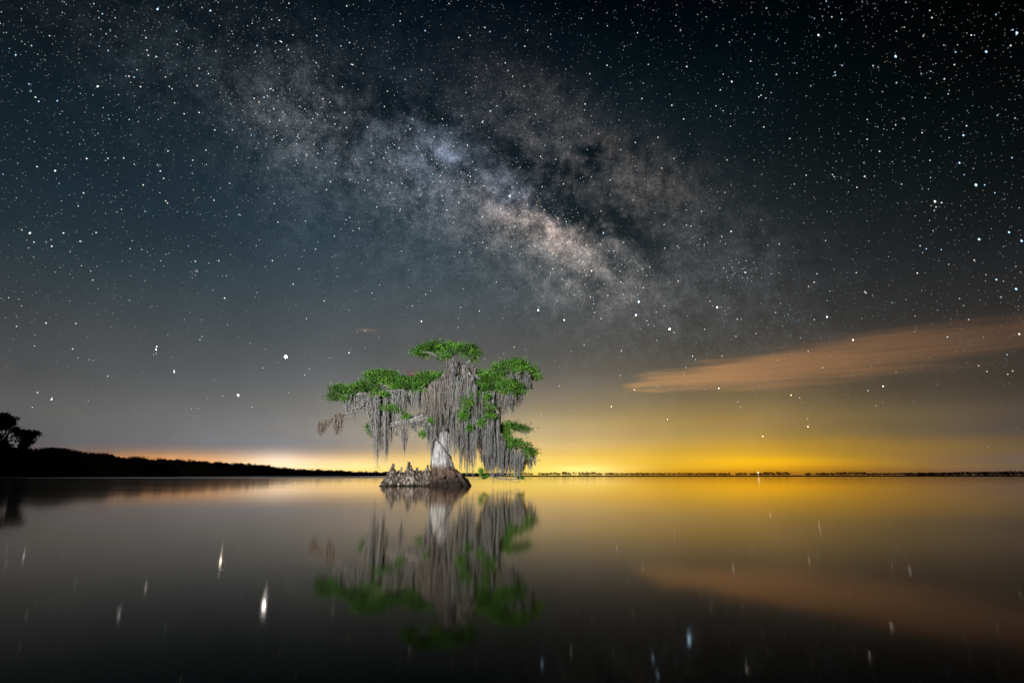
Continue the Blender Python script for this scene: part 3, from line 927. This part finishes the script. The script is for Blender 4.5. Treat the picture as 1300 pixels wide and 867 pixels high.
# right curtain
curtain(row(603, 628, [(603, 500), (628, 502)], [(603, 584), (612, 594), (620, 587), (628, 590)], -1.5, 3.6, .22, (4, 7)) + row(604, 630, [(604, 545), (630, 545)], [(604, 588), (630, 596)], .3, 3.0, .2))
curtain(row(612, 652, [(612, 498), (635, 500), (652, 500)], [(612, 545), (630, 540), (645, 530), (652, 525)], -.9, 2.6, .25))
curtain(row(650, 664, [(650, 498), (664, 490)], [(650, 528), (664, 518)], -.5, 2.8, .3, (3, 6)))
curtain(row(660, 676, [(660, 490), (676, 486)], [(660, 515), (676, 496)], 0, 3, .3, (3, 5), .8))
curtain(row(650, 672, [(650, 474), (672, 474)], [(650, 488), (672, 488)], -.9, 3.2, .3, (3, 5)))
# low right curtain that reaches the water
curtain(row(618, 640, [(618, 556), (640, 556)], [(618, 609), (628, 613), (640, 614)], -.8, 2.4, .1, (4, 7), 1.1) + row(638, 664, [(638, 568), (664, 576)], [(638, 615), (652, 616), (664, 610)], -.6, 2.4, .12, (4, 7), 1.1) +
        row(622, 632, [(622, 520), (632, 525)], [(622, 590), (632, 600)], -1.1, 2.2, .15) + row(616, 664, [(616, 575), (664, 578)], [(616, 604), (664, 606)], .5, 2.6, .15))
curtain(row(663, 682, [(663, 578), (682, 584)], [(663, 604), (672, 600), (682, 592)], -.3, 2.8, .3, (2.5, 4.5)))

# ------------------------------------------------------------------ broken stump beside the trunk
sb = P(515, 616, D - .1); sb[2] = 0
stump = thing("cypress_stump", sb, "old broken stump of jagged brown root spikes beside the pale trunk", "stump")
SP = [(485, 616), (488, 611), (492, 604), (496, 596), (499, 589), (502, 597), (506, 595), (509, 592), (514, 595), (518, 590), (520, 587), (524, 591), (528, 594), (532, 594), (536, 598), (540, 594), (544, 592), (548, 596)]
px_, py_ = zip(*SP)
mb = MB()          # hollow core: ridged wall with a ragged rim
sides, lev = 64, 7
V = []
th = np.linspace(0, 2 * math.pi, sides, endpoint=False)
rag = RNG.uniform(.45, .9, sides)
for l in range(lev):
    t = l / (lev - 1)
    for j in range(sides):
        x = 518 + (25 - 5 * t) * math.cos(th[j]) * (1 + .06 * math.sin(7 * th[j]) + .04 * RNG.standard_normal())
        c = P(x, 616, D)
        hh = P(x, np.interp(x, px_, py_), D)[2] * rag[j]
        V.append((c[0], D - .1 + (1.25 - .5 * t) * math.sin(th[j]) * (1 + .1 * math.sin(11 * th[j])), -.2 + (hh + .2) * t))
F = [(i * sides + j, i * sides + (j + 1) % sides, (i + 1) * sides + (j + 1) % sides, (i + 1) * sides + j) for i in range(lev - 1) for j in range(sides)]
mb.add(V, F)
mb.build("stump_wall", M_STUMP, stump)
mb = MB()
for i in range(78):
    a = random.uniform(math.pi, 2 * math.pi) if i < 58 else random.uniform(0, math.pi)
    k = random.uniform(.75, 1.0)
    bx = 516 + 30 * k * math.cos(a)
    if 496.5 < bx < 499.5 or 504 < bx < 506:
        bx += 3
    b = P(bx, 616, D); b[1] = D - .1 + 1.45 * k * math.sin(a); b[2] = -.12
    lean = random.uniform(.55, .95)
    tx = 517 + (bx - 517) * lean + random.uniform(-3, 3)
    tx = min(max(tx, 494), 546)
    ytop = np.interp(tx, px_, py_) + 1.0 + random.uniform(0, 19) * (1 if random.random() < .82 else 0)
    t = P(tx, min(ytop, 611), D); t[1] = D - .1 + (b[1] - D) * random.uniform(.4, .75)
    mid = b * .5 + t * .5 + np.array([random.uniform(-.3, .3), -.2, random.uniform(-.2, .15)])
    n = 9
    r = np.linspace(random.uniform(.12, .30), random.uniform(.03, .08), n) * (1 + .25 * RNG.standard_normal(n))
    mb.tube(spline([b, mid, t], n) + RNG.normal(0, .02, (n, 3)), np.clip(r, .02, None), 7, .22)
mb.build("root_spikes", M_STUMP, stump)
for (x, y, rr) in ((499, 588.5, .22), (520, 586.5, .30), (510, 592, .2), (530, 593.5, .24), (538, 597, .22), (543, 590.5, .24), (489, 608, .2), (494, 602, .2), (515, 597, .2), (525, 600, .26)):
    b = P(x - 1.5, 612, D - .9); b[2] = -.1
    t = P(x, y, D - .5)
    n = 10
    mb = MB(); mb.tube(spline([b, b * .5 + t * .5 + [random.uniform(-.08, .08), -.1, 0], t], n) + RNG.normal(0, .02, (n, 3)), np.linspace(rr * 1.5, rr * .40, n) * (1 + .2 * RNG.standard_normal(n)), 8, .2)
    mb.build("knee", M_STUMP, stump)

# ------------------------------------------------------------------ left shore
def leaf_tris(mb, cen, sg, n, size):
    p = np.asarray(cen) + np.clip(RNG.normal(0, 1, (n, 3)), -1.5, 1.5) * np.asarray(sg)
    s = RNG.uniform(.5, 1.3, (n, 1, 1)) * size
    V = p[:, None, :] + RNG.standard_normal((n, 4, 3)) * s * .5
    mb.add(V.reshape(-1, 3), np.arange(n * 4).reshape(-1, 4))


def shore_d(x):
    return float(np.interp(x, [-250, 0, 60, 200, 340, 485, 640], [240, 275, 300, 420, 700, 1100, 1500]))


LP = [(-250, 560), (-60, 566), (30, 572), (48, 571), (58, 569.5), (72, 571), (82, 575), (92, 576), (108, 577.5), (122, 577.5), (135, 581), (160, 582), (195, 583.5), (225, 585), (245, 586.5), (270, 587), (290, 588.5), (312, 590), (330, 590.5), (342, 593.5), (372, 596), (420, 598), (450, 599), (485, 600), (560, 601.3), (640, 602.2)]
lx, ly = zip(*LP)
mb = MB()
bumps = []
bx0 = -255.0
while bx0 < 650:
    w_ = RNG.uniform(3.5, 9) * (1 - .45 * max(0, bx0) / 640)
    bumps.append((bx0, w_, RNG.uniform(.3, 1.0))); bx0 += w_ * RNG.uniform(.7, 1.3)


def shore_y(x):
    y = np.interp(x, lx, ly); hgt = 604.5 - y
    up = max([a * math.sqrt(max(0.0, 1 - ((x - c) / w) ** 2)) for c, w, a in bumps if abs(x - c) < w] + [0.0])
    return y + hgt * (.10 - .22 * up)


xs = np.arange(-250, 641, 1.0)
rows = []
for x in xs:
    d = shore_d(x); y = shore_y(x)
    full = P(x, y, d)[2]
    hgt = full * (.93 + .035 * RNG.standard_normal())
    c = P(x, 604, d)
    rows.append([(c[0], d + (0 if k == 0 else 10 if k < 3 else 40), z) for k, z in enumerate((-.3, hgt * .97, hgt, -.3))])
    rows[-1][1] = (c[0], d + 4, hgt * .93)
n = len(rows)
V = np.array(rows).reshape(-1, 3)
F = [(i * 4 + j, (i + 1) * 4 + j, (i + 1) * 4 + j + 1, i * 4 + j + 1) for i in range(n - 1) for j in range(3)]
mb.add(V, F)
for x in np.arange(-250, 641, .8):
    d = shore_d(x); y = shore_y(x) + RNG.normal(0, .25)
    top = P(x, y, d)[2]; c = P(x, 604, d)
    m = d / FPX
    leaf_tris(mb, (c[0], d + 4, top - 1.6 * m), (m * 1.3, 3, m * .8), 16, m * 1.2)
    leaf_tris(mb, (c[0], d + 2, top * .6), (m * 1.5, 3, top * .22), 8, m * 1.5)
for c_, w_, a_ in bumps:
    if RNG.random() < .55:
        d = shore_d(c_); m = d / FPX; t_ = P(c_, shore_y(c_), d)[2]
        for k in range(5):
            leaf_tris(mb, (P(c_, 604, d)[0] + RNG.normal(0, .35 * w_) * m, d + 3, t_ + RNG.uniform(-.3, .9) * m), (m * .9, 3, m * .35), 10, m * .8)
o = mb.build("treeline", M_WOOD)
tag(o, "long dark wooded shore tapering away behind the lake at left", "woods", kind='stuff')


def shore_tree(name, x, d, trunk_pts, lobes, label, size=.75):
    b = P(x, 604, d); b[2] = 0
    t = thing(name, b, label, "tree", "tall trees on the left shore")
    mb = MB()
    q = spline([b] + [P(a, c, d) for a, c in trunk_pts], 12)
    mb.tube(q, np.linspace(.75, .18, 12), 7, .08)
    mb.build("trunk", M_TRUNK_D, t)
    mb = MB(); br = MB()
    m = d / FPX
    for (cx, cy, rx, ry) in lobes:
        c = P(cx, cy, d)
        k = int(rx * ry * .55) + 4
        for _ in range(k):
            v = unit(RNG.standard_normal(3)); rr = RNG.random() ** .4
            cc = c + v * rr * np.array([rx * m, rx * m * .8, ry * m])
            leaf_tris(mb, cc, (.7, .7, .35), 16, size)
        s = q[int(len(q) * .6)]
        br.tube(spline([s, (s + c) / 2 + [0, 0, .8], c], 7), np.linspace(.28, .06, 7), 5, .08)
    mb.build("crown", M_WOOD, t)
    br.build("limbs", M_TRUNK_D, t)
    return t


shore_tree("shore_tree", 9, 262, [(9, 580), (8, 560), (7, 545)], [(4, 531, 8, 6), (12, 534, 7, 5), (5, 541, 7, 5), (-6, 536, 8, 10), (3, 527, 6, 3), (14, 539, 4, 3)], "tallest dark tree on the left shore with ragged open crown")
shore_tree("shore_tree", 24, 270, [(25, 590), (26, 575), (28, 562)], [(28, 551, 11, 6), (38, 552, 8, 5), (32, 559, 10, 5), (22, 547, 7, 4), (36, 563, 6, 3), (30, 568, 7, 4), (44, 550, 4, 3)], "dark tree with bushy crown leaning out to the right of the tallest shore tree")
shore_tree("shore_tree", 4, 258, [(4, 592), (4, 580), (5, 570)], [(3, 564, 9, 6), (10, 570, 7, 6), (-8, 560, 10, 12), (6, 578, 10, 8), (18, 578, 8, 6)], "low dense dark tree at the shore below the tallest tree")
for (x, pts, lob, lab) in ((62, [(62, 580), (62, 574)], [(62, 571.5, 6, 2.2), (67, 572.5, 5, 2)], "rounded dark treetop standing just right of the tall shore trees"),
                           (116, [(116, 590), (117, 582)], [(113, 579, 6, 1.8), (120, 578.2, 4, 1.6), (108, 580, 4, 1.8)], "flat topped dark tree with sky gaps along the left treeline")):
    shore_tree("shore_tree", x, shore_d(x) - 6, pts, lob, lab, .7)

# ------------------------------------------------------------------ far right shore
mb = MB()
x = 590.0
gaps = [(676, 684), (732, 734), (765, 768), (927, 934), (948, 953), (1002, 1022), (1030, 1036)]
while x < 1500:
    d = 1250.0
    if not any(a < x < b for a, b in gaps) and RNG.random() < .93:
        big = 1.0 + (.7 if (700 < x < 760 or 970 < x < 1003 or 1060 < x < 1100) and RNG.random() < .5 else 0) + max(0, (x - 1130) / 70) * .5
        big = min(big, 2.6)
        m = d / FPX
        ytop = 602.2 - 1.55 * big * RNG.uniform(.75, 1.05)
        c = P(x, ytop + .5, d)
        leaf_tris(mb, (c[0], d, c[2]), (m * .8, 4, m * .40 * big), 16, m * .9)
        if x > 1150:
            leaf_tris(mb, (c[0], d, c[2] * .5), (m * .9, 4, c[2] * .3), 14, m * 1.0)
        b = np.array([c[0], d, -.3])
        mb.tube([b, (b + c) / 2, c], [.3, .25, .2], 4, 0, cap=False)
    x += RNG.uniform(.5, 1.4)
o = mb.build("far_treeline", M_WOOD)
tag(o, "thin broken row of tiny dark trees along the far horizon", "woods", kind='stuff')

mb = MB()
xs = np.arange(586, 1520, 1.0)
V = []
for x in xs:
    d = 520.0; c = P(x, 604, d)
    V += [(c[0], d, -.1), (c[0], d + .8, (.74 + .2 * RNG.random())), (c[0], d + 7, .82 + .15 * RNG.random()), (c[0], d + 8, -.1)]
F = [(i * 4 + j, (i + 1) * 4 + j, (i + 1) * 4 + j + 1, i * 4 + j + 1) for i in range(len(xs) - 1) for j in range(3)]
mb.add(V, F)
for x in np.arange(586, 1520, .35):
    c = P(x, 604, 521)
    h = RNG.uniform(.8, 1.1); w = .12
    yy = 520 + RNG.uniform(0, 6)
    mb.add([(c[0] - w, yy, 0), (c[0] + w, yy + .1, 0), (c[0] + RNG.normal(0, .15), yy, h), (c[0] + RNG.normal(0, .15), yy + .05, h)], [(0, 1, 2, 3)])
o = mb.build("marsh_grass", M_REED)
tag(o, "low dark strip of marsh grass at the far edge of the lake", "marsh grass", kind='stuff')

# the lit channel marker on the horizon
b = P(963, 604, 505); b[2] = 0
mk = thing("channel_marker", b, "tiny marker post with glowing white lamp on the far horizon", "marker")
mb = MB(); mb.tube([b + [0, 0, -.3], b + [0, 0, 1.4], b + [0, 0, 2.9]], [.16, .15, .12], 8)
mb.build("post", mat_flat("marker_post", (.25, .05, .04), .7, .2, 1), mk)
mb = MB(); c = b + [0, 0, 3.2]
mb.tube([c + [0, 0, -.35], c + [0, 0, -.3], c, c + [0, 0, .42], c + [0, 0, .55]], [.2, .42, .5, .38, .12], 10)
mb.build("lamp", mat_emit("marker_lamp", (1, .85, .65), 4.0), mk)
mb = MB(); c = b + [0, 0, 1.25]
mb.tube([c + [0, 0, -.3], c + [0, 0, -.2], c + [0, 0, .2], c + [0, 0, .3]], [.2, .4, .4, .2], 10)
mb.build("lower_lamp", mat_emit("marker_lower_lamp", (1, .55, .35), 1.5), mk)
